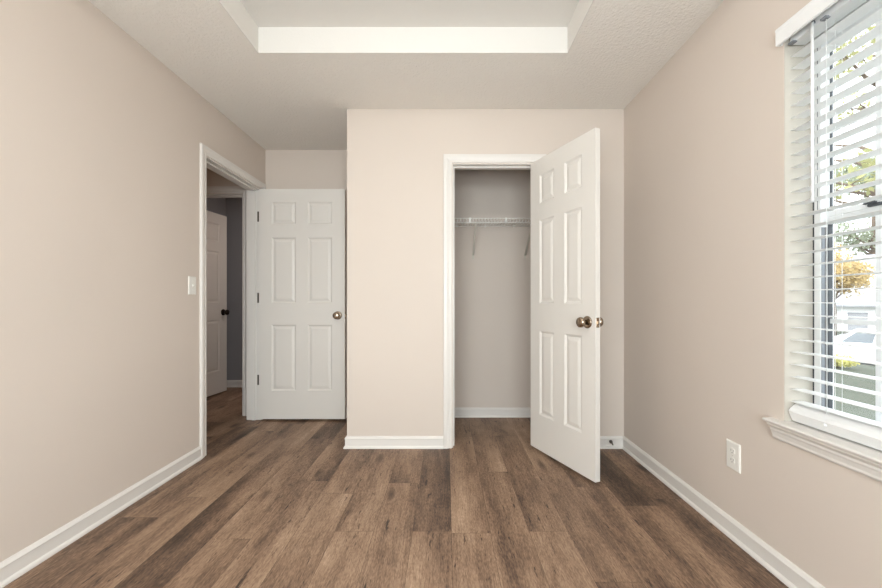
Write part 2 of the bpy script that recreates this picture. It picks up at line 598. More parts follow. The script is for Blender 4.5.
baseboard('baseboard_left', [[(XL, EY0 - RV - CW), (XL, YR)]], 'white baseboard along the wall with the light switch')
baseboard('baseboard_right', [[(XR, YR), (XR, YC)]], 'white baseboard along the window wall')
baseboard('baseboard_front', [[(CX0 - RV - CW, YC), (XB, YC), (XB, YB)]], 'white baseboard around the outer corner of the closet')
baseboard('baseboard_front_end', [[(XR - 0.0115, YC), (CX1 + RV + CW, YC)]], 'short white baseboard between closet door and window wall')
baseboard('baseboard_closet', [[(XR, YB), (XB + 0.11, YB)], [(XR, YC + 0.11), (XR, YB)], [(XB + 0.11, YB), (XB + 0.11, YC + 0.11)]], 'white baseboard inside the closet')
baseboard('baseboard_alcove', [[(XB, YB), (XL, YB)]], 'white baseboard behind the open bedroom door')
baseboard('baseboard_far', [[(-1.05, FY1), (-2.72, FY1)]], 'white baseboard at the foot of the grey wall')
baseboard('baseboard_rear', [[(XL, YR), (XR, YR)]], 'white baseboard behind the viewer')
baseboard('baseboard_hall', [[(FX0, HY), (FX0, 1.6)]], 'white baseboard along the hall wall')

# ------------------------------------------------------------------ door casings and jambs
CP = [(0.0, 0.0), (0.0, 0.008), (0.006, 0.0105), (0.010, 0.0105), (0.013, 0.0085), (0.016, 0.0085), (0.030, 0.0145), (0.036, 0.0165), (0.054, 0.0165), (0.0585, 0.0145), (0.060, 0.0115), (0.060, 0.0)]

def casing(b, a0, a1, zt, fn):
    """three mitred sides round an opening; fn(along, z, out) -> point"""
    rings = []
    for k in range(4):
        ring = []
        for u, h in CP:
            u += RV
            a = a0 - u if k < 2 else a1 + u
            z = 0.0 if k in (0, 3) else zt + u
            ring.append(fn(a, z, h))
        rings.append(ring)
    b.loft(rings, False, True)


def doorway(name, label, a0, a1, zt, d0, d1, fn, stop, sides=(True, True)):
    """jamb lining from depth d0 to d1, a stop, and casings on the sides asked for; fn(along, z, depth)"""
    root = tag(empty(name, fn((a0 + a1) / 2, 0, d0)), label, 'door frame', kind='structure')
    org = Vector(root.location)
    F = lambda a, z, d: tuple(Vector(fn(a, z, d)) - org)
    def fbox(b, a, z, d):
        A, B = F(a[0], z[0], d[0]), F(a[1], z[1], d[1])
        b.box(min(A[0], B[0]), max(A[0], B[0]), min(A[1], B[1]), max(A[1], B[1]), min(A[2], B[2]), max(A[2], B[2]))
    b = MB()
    t = 0.004
    fbox(b, (a0, a0 + t), (0, zt), (d0 - .001, d1 + .001))
    fbox(b, (a1 - t, a1), (0, zt), (d0 - .001, d1 + .001))
    fbox(b, (a0, a1), (zt - t, zt), (d0 - .001, d1 + .001))
    b.build('jamb', M['trim'], root)
    b = MB()
    s0, s1, st = stop[0], stop[1], 0.011
    fbox(b, (a0 + t, a0 + t + st), (0, zt - t), (s0, s1))
    fbox(b, (a1 - t - st, a1 - t), (0, zt - t), (s0, s1))
    fbox(b, (a0 + t + st, a1 - t - st), (zt - t - st, zt - t), (s0, s1))
    b.build('door_stop_strip', M['trim'], root)
    if sides[0]:
        b = MB()
        casing(b, a0, a1, zt, lambda a, z, h: F(a, z, d0 - h))
        b.build('casing', M['trim'], root)
    if sides[1]:
        b = MB()
        casing(b, a0, a1, zt, lambda a, z, h: F(a, z, d1 + h))
        b.build('casing', M['trim'], root)
    return root

# closet: along = x, depth = y
doorway('trim_1', 'white casing and jamb around the closet doorway', CX0, CX1, EH - 0.005, YC, YC + 0.11, lambda a, z, d: (a, d, z), (YC + 0.04, YC + 0.075), (True, True))
# bedroom: along = y, depth runs into the wall towards -x
doorway('trim_2', 'white casing and jamb around the bedroom doorway', EY0, EY1, EH, -XL, -XL + WT, lambda a, z, d: (-d, a, z), (-XL + 0.04, -XL + 0.075), (True, False))
# far hall doorway
doorway('trim_3', 'white casing and jamb around the far doorway of the hall', HX0, HX1, EH, HY, HY + 0.12, lambda a, z, d: (a, d, z), (HY + 0.045, HY + 0.08), (True, False))

# strike plate on the closet jamb
# ------------------------------------------------------------------ six panel doors
ROWS = [(0.249, 0.829), (1.021, 1.598), (1.714, 1.912)]
DT = 0.035
DHT = 2.025

def door_slab(wd, stile, mid):
    """slab 0.002..wd in x, -DT..0 in y, 0..DHT in z, raised panels pressed into both faces"""
    x0 = 0.002
    xs = [x0, stile, (wd - mid) / 2, (wd + mid) / 2, wd - stile, wd]
    zs = [0.0] + [z for r in ROWS for z in r] + [DHT]
    b = MB()
    for side, (yf, sg) in enumerate(((-DT, 1), (0.0, -1))):
        for i in range(5):
            for j in range(len(zs) - 1):
                xa, xb, za, zb = xs[i], xs[i + 1], zs[j], zs[j + 1]
                q = lambda k, d: [(xa + k, yf + sg * d, za + k), (xb - k, yf + sg * d, za + k), (xb - k, yf + sg * d, zb - k), (xa + k, yf + sg * d, zb - k)]
                if i in (1, 3) and j in (1, 3, 5):
                    loops = [q(0, 0), q(0.004, 0.003), (q(0.012, 0.0085)), q(0.017, 0.0085), q(0.036, 0.0025), q(0.040, 0.002)]
                    vs = [p for l in loops for p in l]
                    fs = []
                    for l in range(len(loops) - 1):
                        for k in range(4):
                            fs.append((l * 4 + k, l * 4 + (k + 1) % 4, l * 4 + 4 + (k + 1) % 4, l * 4 + 4 + k))
                    o = (len(loops) - 1) * 4
                    fs.append((o, o + 1, o + 2, o + 3))
                    b.add(vs, fs)
                else:
                    b.add(q(0, 0), [(0, 1, 2, 3)])
    for z in (0.0, DHT):
        b.add([(x0, -DT, z), (wd, -DT, z), (wd, 0, z), (x0, 0, z)], [(0, 1, 2, 3)])
    for x in (x0, wd):
        b.add([(x, -DT, 0), (x, 0, 0), (x, 0, DHT), (x, -DT, DHT)], [(0, 1, 2, 3)])
    return b

KNOB_K = 1.12
KNOB = [(0.0125, 0.0), (0.0125, 0.026), (0.016, 0.030), (0.024, 0.035), (0.0275, 0.043), (0.0275, 0.050), (0.025, 0.057), (0.018, 0.0615), (0.009, 0.0635), (0.0, 0.064)]
ROSE = [(0.0325, 0.0), (0.0325, 0.003), (0.030, 0.007), (0.022, 0.0095), (0.013, 0.010), (0.0, 0.010)]

def make_door(name, label, wd, stile, mid, loc, ang, knob_mat, zb=0.02, hinges=()):
    root = tag(empty(name, (loc[0], loc[1], zb), R(ang)), label, 'door', kind='structure')
    door_slab(wd, stile, mid).build('door_panel', M['door'], root)
    kx, kz = wd - 0.061, 0.912
    for yf, sg in ((-DT, -1), (0.0, 1)):
        b = MB(); b.lathe([(r_ * KNOB_K, h) for r_, h in ROSE], (kx, yf, kz), (0, sg, 0), 28)
        rose = b.build('rose', knob_mat, root)
        b = MB(); b.lathe([(r_ * KNOB_K, h) for r_, h in KNOB], (kx, yf + sg * 0.004, kz), (0, sg, 0), 28)
        b.build('knob', knob_mat, rose)
    b = MB(); b.bbox(wd - 0.001, wd + 0.0012, -DT / 2 - 0.0125, -DT / 2 + 0.0125, kz - 0.0285, kz + 0.0285, 0.0008)
    lp = b.build('latch_plate', knob_mat, root)
    b = MB(); b.add([(wd, -DT / 2 - .006, kz - .009), (wd + .011, -DT / 2 - .006, kz - .009), (wd + .003, -DT / 2 + .006, kz - .009), (wd, -DT / 2 + .006, kz - .009),
                     (wd, -DT / 2 - .006, kz + .009), (wd + .011, -DT / 2 - .006, kz + .009), (wd + .003, -DT / 2 + .006, kz + .009), (wd, -DT / 2 + .006, kz + .009)],
                    [(0, 1, 2, 3), (4, 5, 6, 7), (0, 1, 5, 4), (1, 2, 6, 5), (2, 3, 7, 6), (3, 0, 4, 7)])
    b.build('latch_bolt', knob_mat, lp)
    return root

def hinge_set(root, ang, zc, leaf_dir):
    """knuckle on the pivot, one leaf on the door edge, one leaf lying along leaf_dir (the jamb), given in door space"""
    for z in zc:
        b = MB()
        b.tube([(0, 0.005, z - 0.045), (0, 0.005, z + 0.045)], 0.0055, 10)
        b.lathe([(0.0035, 0.0), (0.0045, 0.003), (0.0, 0.007)], (0, 0.005, z + 0.045), (0, 0, 1), 10)
        b.box(0.0002, 0.0022, -0.033, 0.004, z - 0.045, z + 0.045)
        dx, dy = leaf_dir
        nx, ny = -dy, dx
        q = [(0, 0.003), (dx * 0.031, 0.003 + dy * 0.031), (dx * 0.031 + nx * 0.002, 0.003 + dy * 0.031 + ny * 0.002), (nx * 0.002, 0.003 + ny * 0.002)]
        b.loft([[(x, y, z - 0.045) for x, y in q], [(x, y, z + 0.045) for x, y in q]], False, True)
        b.build('hinge', M['hinge'], root)

d1 = make_door('door_1', 'white six panel closet door swung into the room', 0.615, 0.106, 0.100, (0.6406, 2.7165), -66.7, M['nickel'])
hinge_set(d1, -66.7, (0.337, 1.067, 1.790), (math.cos(R(156.7)), math.sin(R(156.7))))
d2 = make_door('door_2', 'white six panel bedroom door opened flat against the alcove', 0.757, 0.112, 0.104, (XL + 0.002, EY1 - 0.006), 0, M['nickel'])
hinge_set(d2, 0, (0.337, 1.067, 1.790), (-1, 0))
d3 = make_door('door_3', 'white six panel door standing ajar past the hall', 0.795, 0.115, 0.108, (-2.684, 3.592), 83.5, M['knob_shaded'])
hinge_set(d3, 83.5, (0.337, 1.067, 1.790), (-0.0, -1.0))

# ------------------------------------------------------------------ side window
FXI = 1.387                                  # room face of the window frame
win = tag(empty('window_1', (FXI, (WY0 + WY1) / 2, WZ0)), 'white vinyl single hung window behind the blind', 'window', kind='structure')
wo = Vector(win.location)
def wbox(b, x0, x1, y0, y1, z0, z1, c=0.0):
    q = (x0 - wo.x, x1 - wo.x, y0 - wo.y, y1 - wo.y, z0 - wo.z, z1 - wo.z)
    return b.bbox(*q, c) if c else b.box(*q)

fy0, fy1, fz0, fz1 = WY0 + 0.007, WY1 - 0.007, WZ0 + 0.006, WZ1 - 0.004
b = MB()                                     # outer frame
wbox(b, FXI, FXI + 0.047, fy1 - 0.026, fy1, fz0, fz1, 0.0015)
wbox(b, FXI, FXI + 0.047, fy0, fy0 + 0.026, fz0, fz1, 0.002)
wbox(b, FXI, FXI + 0.047, fy0 + 0.026, fy1 - 0.026, fz1 - 0.030, fz1, 0.002)
wbox(b, FXI, FXI + 0.047, fy0 + 0.026, fy1 - 0.026, fz0, fz0 + 0.020, 0.002)
b.build('window_frame', M['vinyl'], win)
b = MB()                                     # joint between frame and drywall
wbox(b, FXI + 0.001, XO, WY1 - 0.0068, WY1 - 0.0005, WZ0, WZ1)
wbox(b, FXI + 0.001, XO, WY0 + 0.0005, WY0 + 0.0068, WZ0, WZ1)
b.build('frame_joint', M['gasket'], win)
b = MB()                                     # painted lining of the opening
wbox(b, XR + 0.001, FXI + 0.03, WY1 - 0.0015, WY1 + 0.001, WZ0, WZ1)
wbox(b, XR + 0.001, FXI + 0.03, WY0 - 0.001, WY0 + 0.0015, WZ0, WZ1)
wbox(b, XR + 0.001, FXI + 0.03, WY0, WY1, WZ1 - 0.0015, WZ1 + 0.001)
b.build('reveal_lining', M['lining'], win)
zm = 1.362                                   # meeting rail
ti, to = fy0 + 0.026, fy1 - 0.026            # inner faces of the frame sides
for nm, mt, xa, xb, za, zb, th in (('side_track', M['track'], 0.002, 0.022, fz0 + 0.020, zm - 0.036, 0.002), ('track_gasket', M['gasket'], 0.014, 0.020, fz0 + 0.020, zm - 0.036, 0.003)):
    b = MB()
    wbox(b, FXI + xa, FXI + xb, to - th, to, za, zb)
    wbox(b, FXI + xa, FXI + xb, ti, ti + th, za, zb)
    b.build(nm, mt, win)
b = MB()
for y in (fy1 - 0.0155, fy0 + 0.013):
    wbox(b, FXI - 0.0006, FXI + 0.004, y, y + 0.0025, zm + 0.02, fz1 - 0.03)
b.build('frame_groove', M['track'], win)

def sash(name, y0, y1, z0, z1, x0, x1, st, bot, top):
    b = MB()
    wbox(b, x0, x1, y1 - st, y1, z0, z1)
    wbox(b, x0, x1, y0, y0 + st, z0, z1)
    wbox(b, x0, x1, y0 + st, y1 - st, z0, z0 + bot, 0.002)
    wbox(b, x0, x1, y0 + st, y1 - st, z1 - top, z1, 0.002)
    s = b.build(name, M['vinyl'], win)
    gy0, gy1, gz0, gz1 = y0 + st, y1 - st, z0 + bot, z1 - top
    xm = (x0 + x1) / 2
    b = MB()
    g = 0.003
    xb = xm - 0.004 if name == 'upper_sash' else x0 + 0.001
    wbox(b, xb, xm + 0.004, gy1 - g, gy1, gz0, gz1)
    wbox(b, xb, xm + 0.004, gy0, gy0 + g, gz0, gz1)
    b.build('glazing_bead', M['gasket'], s)
    b = MB()
    wbox(b, xm - 0.001, xm + 0.001, gy0, gy1, gz0, gz1)
    b.build('pane', M['glass'], s)
    b = MB()
    y = gy1 - 0.158
    while y > gy0 + 0.05:
        wbox(b, xm - 0.006, xm - 0.0012, y - 0.009, y + 0.009, gz0, gz1)
        y -= 0.158
    zc = (gz0 + gz1) / 2 - 0.01
    wbox(b, xm - 0.0065, xm - 0.0012, gy0, gy1, zc - 0.009, zc + 0.009)
    b.build('grille', M['vinyl'], s)
    return s

sash('upper_sash', ti + 0.0005, to - 0.0005, zm, fz1 - 0.030, FXI + 0.022, FXI + 0.046, 0.003, 0.022, 0.03)
ls = sash('lower_sash', ti + 0.0005, to - 0.0005, fz0 + 0.020, zm, FXI + 0.022, FXI + 0.046, 0.003, 0.020, 0.026)
b = MB()
wbox(b, FXI + 0.008, FXI + 0.0225, 1.205, 1.245, zm + 0.002, zm + 0.012, 0.003)
wbox(b, FXI + 0.004, FXI + 0.016, 1.218, 1.254, zm + 0.012, zm + 0.018, 0.002)
b.build('sash_lock', M['gasket'], win)
# stool and apron
b = MB()
SP = [(0.0, 0.0), (0.0, -0.004), (0.004, -0.0085), (0.010, -0.0125), (0.0175, -0.0135), (0.0175, -0.016), (0.039, -0.016), (0.039, 0.0)]
xs0 = XR - 0.040
ztop = WZ0
y_l, y_r = WY1 + 0.052, WY0 - 0.052
SPr = [(0.0, -0.005), (0.002, -0.0015), (0.006, 0.0), (0.040, 0.0), (0.040, -0.017), (0.012, -0.017), (0.010, -0.0145), (0.004, -0.0125), (0.001, -0.0095)]
rings = []
for y in (y_r, y_l):
    rings.append([(xs0 + d - wo.x, y - wo.y, ztop + h - wo.z) for d, h in SPr])
b.loft(rings, False, True)
wbox(b, XR, FXI + 0.01, WY0 + 0.001, WY1 - 0.001, ztop - 0.018, ztop)
b.build('window_sill', M['trim'], win)
b = MB()
AP = [(0.0, 0.0), (0.028, 0.0), (0.028, -0.005), (0.024, -0.010), (0.019, -0.016), (0.019, -0.024), (0.016, -0.030), (0.0125, -0.044), (0.0125, -0.052), (0.009, -0.058), (0.0, -0.060)]
rings = []
za = ztop - 0.017
for y, sg in ((WY0 - 0.030, -1), (WY1 + 0.030, 1)):
    rings.append([(XR - d - wo.x, y + sg * (d * 0.55) - wo.y, za + h - wo.z) for d, h in AP])
b.loft(rings, False, True)
b.build('apron', M['trim'], win)

# ------------------------------------------------------------------ blind
bl = tag(empty('window_blind', (1.325, (WY0 + WY1) / 2, 2.03)), 'white faux wood horizontal blind, lowered with slats open, in the side window', 'blind')
bo = Vector(bl.location)
def L(p): return (p[0] - bo.x, p[1] - bo.y, p[2] - bo.z)
sy0, sy1 = WY0 + 0.007, WY1 - 0.009
SX0, SX1 = 1.297, 1.349
b = MB()
z = 0.676
zs_ = []
while z < 2.005:
    zs_.append(z)
    th = 0.0030
    ring = []
    prof = [(0, 0.0), (0.5, 0.0011), (1, 0.0)]
    sec = [(SX0 + 0.001, z - th / 2 + 0.0008), (SX0, z), (SX0 + 0.001, z + th / 2 - 0.0003), ((SX0 + SX1) / 2, z + th / 2 + 0.0010), (SX1 - 0.001, z + th / 2 - 0.0003), (SX1, z), (SX1 - 0.001, z - th / 2 + 0.0008), ((SX0 + SX1) / 2, z - th / 2 + 0.0010)]
    b.loft([[L((x, y, zz)) for x, zz in sec] for y in (sy0, sy1)], False, True)
    z += 0.0463
b.build('slats', M['slat'], bl)
# bottom rail, shaped
b = MB()
sec = [(1.304, 0.6045), (1.298, 0.618), (1.289, 0.640), (1.296, 0.651), (1.316, 0.668), (1.346, 0.668), (1.352, 0.640), (1.346, 0.6045)]
b.loft([[L((x, y, zz)) for x, zz in sec] for y in (sy0, sy1)], False, True)
rail = b.build('bottom_rail', M['slat'], bl)
for y in (1.278, (sy0 + sy1) / 2, sy0 + 0.136):
    b = MB(); b.lathe([(0.006, 0), (0.006, 0.003), (0.003, 0.005), (0, 0.005)], L((1.292, y, 0.630)), (-1, 0, -0.25), 12)
    b.build('cord_plug', M['slat'], rail)
b = MB()
b.box(*[c for a in zip(L((1.296, sy0, 2.018)), L((1.352, sy1, 2.056))) for c in a])
hr = b.build('headrail', M['vinyl'], bl)
b = MB()                                      # valance with a small ogee
VP_ = [(0.0, 2.026), (-0.009, 2.026), (-0.011, 2.030), (-0.011, 2.076), (-0.013, 2.080), (-0.013, 2.086), (-0.010, 2.090), (0.0, 2.090)]
xv = XR - 0.010
yv0, yv1 = WY0 - 0.013, WY1 + 0.013
b.loft([[L((xv + d, y, zz)) for d, zz in VP_] for y in (yv0, yv1)], False, True)
for a, c in ((yv1 - 0.008, yv1), (yv0, yv0 + 0.008)):
    b.box(*[t for q in zip(L((xv, a, 2.026)), L((XR - 0.0005, c, 2.088))) for t in q])
b.build('valance', M['slat'], bl)
for y in (sy1 - 0.014, 1.278):
    b = MB()
    b.box(*[t for q in zip(L((1.284, y - 0.010, 2.0135)), L((1.300, y + 0.010, 2.020))) for t in q])
    b.build('valance_clip', M['track'], hr)
b = MB()
b.tube([L((1.286, 1.317, 2.030)), L((1.286, 1.317, 1.404))], 0.0048, 8)
wand = b.build('tilt_wand', M['slat'], bl)
b = MB()
b.tube([L((1.300, 1.317, 2.024)), L((1.292, 1.317, 2.040)), L((1.286, 1.317, 2.036)), L((1.286, 1.317, 2.022))], 0.002, 6)
b.build('wand_hook', M['track'], wand)
for y in (1.278, (sy0 + sy1) / 2, sy0 + 0.136):
    b = MB()
    for x in (SX0 - 0.001, SX1 + 0.001):
        b.tube([L((x, y, 2.02)), L((x, y, 0.665))], 0.0010, 6)
    for zz in zs_:
        b.tube([L((SX0 - 0.001, y, zz - 0.002)), L((SX1 + 0.001, y, zz - 0.002))], 0.0007, 4)
    b.build('ladder_cord', M['cord'], bl)
    b = MB(); b.tube([L(((SX0 + SX1) / 2, y - 0.004, 2.02)), L(((SX0 + SX1) / 2, y - 0.004, 0.665))], 0.0008, 6)
    b.build('lift_cord', M['cord'], bl)

# ------------------------------------------------------------------ rear window (unseen, added behind the viewer to account for the fill light)
rw = tag(empty('added_rear_window', ((RX0 + RX1) / 2, YR - 0.06, RZ0)), 'wide white framed window added behind the viewer for the fill light', 'window', kind='structure')
b = MB()
ro = Vector(rw.location)
def rb(x0, x1, y0, y1, z0, z1): b.box(x0 - ro.x, x1 - ro.x, y0 - ro.y, y1 - ro.y, z0 - ro.z, z1 - ro.z)
for x0, x1 in ((RX0, RX0 + 0.04), (RX1 - 0.04, RX1), ((RX0 + RX1) / 2 - 0.03, (RX0 + RX1) / 2 + 0.03)):
    rb(x0, x1, YR - 0.09, YR - 0.03, RZ0, RZ1)
for z0, z1 in ((RZ0, RZ0 + 0.04), (RZ1 - 0.04, RZ1), (1.20, 1.24)):
    rb(RX0, RX1, YR - 0.088, YR - 0.032, z0, z1)
b.build('window_frame', M['vinyl'], rw)
b = MB()
rb(RX0 + 0.03, RX1 - 0.03, YR - 0.062, YR - 0.058, RZ0 + 0.03, RZ1 - 0.03)
b.build('pane', M['glass'], rw)

# ------------------------------------------------------------------ switch, outlet
def plate_mesh(w_, h_, t_):
    """plate in the y-z plane, standing out along +x"""
    b = MB()
    r0 = [(0, -w_ / 2, -h_ / 2), (0, w_ / 2, -h_ / 2), (0, w_ / 2, h_ / 2), (0, -w_ / 2, h_ / 2)]
    def ring(k, t): return [(t, (-w_ / 2 + k), -h_ / 2 + k), (t, w_ / 2 - k, -h_ / 2 + k), (t, w_ / 2 - k, h_ / 2 - k), (t, -w_ / 2 + k, h_ / 2 - k)]
    b.loft([ring(0, 0), ring(0, t_ * 0.45), ring(0.003, t_ * 0.85), ring(0.006, t_)], False, True)
    return b

sw = tag(empty('light_switch', (XL, 2.435, 1.157)), 'white single toggle light switch beside the bedroom doorway', 'light switch')
plate_mesh(0.074, 0.118, 0.006).build('cover_plate', M['plate'], sw)
b = MB(); b.box(0.0058, 0.0068, -0.0055, 0.0055, -0.0125, 0.0125)
b.build('toggle_frame', M['plate'], sw)
b = MB()
b.loft([[(0.006, -0.004, -0.008), (0.006, 0.004, -0.008), (0.006, 0.004, 0.008), (0.006, -0.004, 0.008)],
        [(0.018, -0.0035, 0.004), (0.018, 0.0035, 0.004), (0.016, 0.0035, 0.012), (0.016, -0.0035, 0.012)]], False, True)
b.build('toggle', M['plate'], sw)
for z in (-0.030, 0.030):
    b = MB(); b.lathe([(0.0032, 0), (0.0032, 0.0008), (0, 0.0014)], (0.006, 0, z), (1, 0, 0), 12)
    b.build('screw', M['plate'], sw)

ou = tag(empty('wall_outlet', (XR, 1.669, 0.366), PI), 'white duplex outlet low on the wall near the window', 'outlet')
plate_mesh(0.080, 0.124, 0.006).build('cover_plate', M['plate'], ou)
for z in (-0.0205, 0.0205):
    b = MB()
    ring = []
    for k in range(24):
        t = 2 * PI * k / 24
        ring.append((max(-0.0145, min(0.0145, 0.0175 * math.cos(t))), 0.0145 * math.sin(t)))
    b.loft([[(0.0055, y, z + q) for y, q in ring], [(0.0078, y * 0.97, z + q * 0.97) for y, q in ring]], False, True)
    rc = b.build('receptacle', M['plate'], ou)
    b = MB()
    b.box(0.0074, 0.0081, -0.0075, -0.0055, z - 0.001, z + 0.008)
    b.box(0.0074, 0.0081, 0.0055, 0.0075, z, z + 0.007)
    b.lathe([(0.0024, 0), (0.0024, 0.0007), (0, 0.0007)], (0.0074, 0, z - 0.007), (1, 0, 0), 10)
    b.build('slot', M['slot'], rc)
b = MB(); b.lathe([(0.0032, 0), (0.0032, 0.0008), (0, 0.0014)], (0.006, 0, 0), (1, 0, 0), 12)
b.build('screw', M['brace'], ou)

# ------------------------------------------------------------------ spring door stop on the short baseboard
ds = tag(empty('spring_door_stop', (1.197, YC - 0.0115, 0.026)), 'small metal spring door stop on the baseboard between closet door and window wall', 'door stop')
ax = Vector((-0.50, -0.66, 0.56)).normalized()
b = MB(); b.lathe([(0.007, 0), (0.007, 0.002), (0.005, 0.005), (0.0, 0.005)], (0, 0, 0), ax, 14)
b.build('mount', M['brace'], ds)
b = MB()
a1_ = ax.cross(Vector((0, 0, 1))).normalized(); b1_ = ax.cross(a1_)
pts = []
for k in range(15 * 10 + 1):
    t = k / 10 * 2 * PI
    r_ = 0.0036 + 0.0034 * (k / 150)
    pts.append(ax * (0.005 + 0.060 * k / 150) + (a1_ * math.cos(t) + b1_ * math.sin(t)) * r_)
b.tube(pts, 0.0011, 5)
b.build('spring', M['hinge'], ds)
b = MB(); b.lathe([(0.008, 0.0), (0.0115, 0.003), (0.0115, 0.012), (0.008, 0.016), (0, 0.0165)], ax * 0.062, ax, 14)
b.build('tip', M['rubber'], ds)

# ------------------------------------------------------------------ wire shelf in the closet
sh = tag(empty('wire_shelf', (0.3, YB, 1.745)), 'white ventilated wire shelf mounted high across the closet', 'shelf')
so = Vector(sh.location)
def S(x, y, z): return (x - so.x, y - so.y, z - so.z)
x0, x1 = XB + 0.115, XR - 0.005
yb, yf = YB - 0.006, 3.105
zt, zl = 1.747, 1.709
b = MB()
for y, z, r_ in ((yb, zt - 0.004, 0.0042), (yf, zt - 0.003, 0.0032), (yf - 0.002, zl, 0.0038), ((yb + yf) / 2, zt - 0.005, 0.003), (yb - 0.1, zt - 0.005, 0.0026)):
    b.tube([S(x0, y, z), S(x1, y, z)], r_, 8)
b.build('rail_wire', M['wire'], sh)
b = MB()
n = int((x1 - x0) / 0.0254)
for k in range(n + 1):
    x = x0 + 0.004 + k * (x1 - x0 - 0.008) / n
    b.tube([S(x, yb, zt), S(x, yf + 0.004, zt), S(x, yf - 0.0035, zt - 0.004), S(x, yf - 0.0045, zl)], 0.0020, 6)
b.build('deck_wire', M['wire'], sh)
def brace(x):
    b = MB()
    top, bot = Vector(S(x, yf + 0.004, zl + 0.002)), Vector(S(x, YB - 0.004, 1.478))
    d = (bot - top).normalized()
    hw = 0.009
    nrm = Vector((1, 0, 0)).cross(d)
    rings = []
    for p in (top, bot):
        rings.append([p + Vector((hw, 0, 0)) + nrm * 0.0025, p + Vector((hw, 0, 0)) - nrm * 0.0025, p - Vector((hw, 0, 0)) - nrm * 0.0025, p - Vector((hw, 0, 0)) + nrm * 0.0025])
    b.loft(rings, False, True)
    o = b.build('brace', M['brace'], sh)
    b = MB()
    q = S(x, 0, 0)[0]
    y_, z_ = S(0, YB, 1.465)[1:]
    b.bbox(q - 0.009, q + 0.009, y_ - 0.006, y_ - 0.0005, z_ - 0.022, z_ + 0.018, 0.002)
    b.build('wall_foot', M['brace'], o)
for x in (-0.30, 0.248, 0.722, 1.15):
    brace(x)
for x in (-0.45, -0.15, 0.10, 0.36, 0.62, 0.90, 1.12):
    b = MB()
    q = S(x, YB, zt)
    b.bbox(q[0] - 0.008, q[0] + 0.008, q[1] - 0.012, q[1] - 0.0005, q[2] - 0.014, q[2] + 0.006, 0.002)
    b.build('wall_clip', M['wire'], sh)
for x in (-0.30, 0.199, 0.497, 0.80):
    b = MB()
    q = S(x, yf, zl)
    b.bbox(q[0] - 0.008, q[0] + 0.008, q[1] - 0.008, q[1] + 0.004, q[2] - 0.005, q[2] + 0.040, 0.002)
    b.build('lip_clip', M['wire'], sh)

# ------------------------------------------------------------------ outside the side window
def gz(x): return -0.35 - max(0.0, x - 2.0) * 0.05 - max(0.0, x - 13.0) * 0.55
b = MB()
NX, NY = 24, 30
vs, fs = [], []
for i in range(NX + 1):
    for j in range(NY + 1):
        x = XO + 0.001 + (13.9 - XO) * i / NX
        y = -14 + 42 * j / NY
        vs.append((x, y, gz(x) + 0.03 * math.sin(x * 1.7 + y) * (i > 0)))
for i in range(NX):
    for j in range(NY):
        a = i * (NY + 1) + j
        fs.append((a, a + NY + 1, a + NY + 2, a + 1))
b.add(vs, fs, True)
tag(b.build('lawn_ground', M['lawn']), 'grey green front lawn falling towards the street', 'lawn', kind='structure')
b = MB(); b.box(13.85, 14.1, -14, 28, -1.7, -1.38)
tag(b.build('street_kerb', M['concrete']), 'pale concrete kerb at the edge of the lawn', 'kerb', kind='structure')
b = MB(); b.box(14.1, 22.0, -14, 40, -1.7, -1.5)
tag(b.build('street', M['asphalt']), 'pale asphalt street beyond the lawn', 'street', kind='structure')
b = MB(); b.box(22.0, 80.0, -30, 80, -2.2, -1.25)
tag(b.build('far_lawn_ground', M['lawn']), 'lawn across the street around the white house', 'lawn', kind='structure')

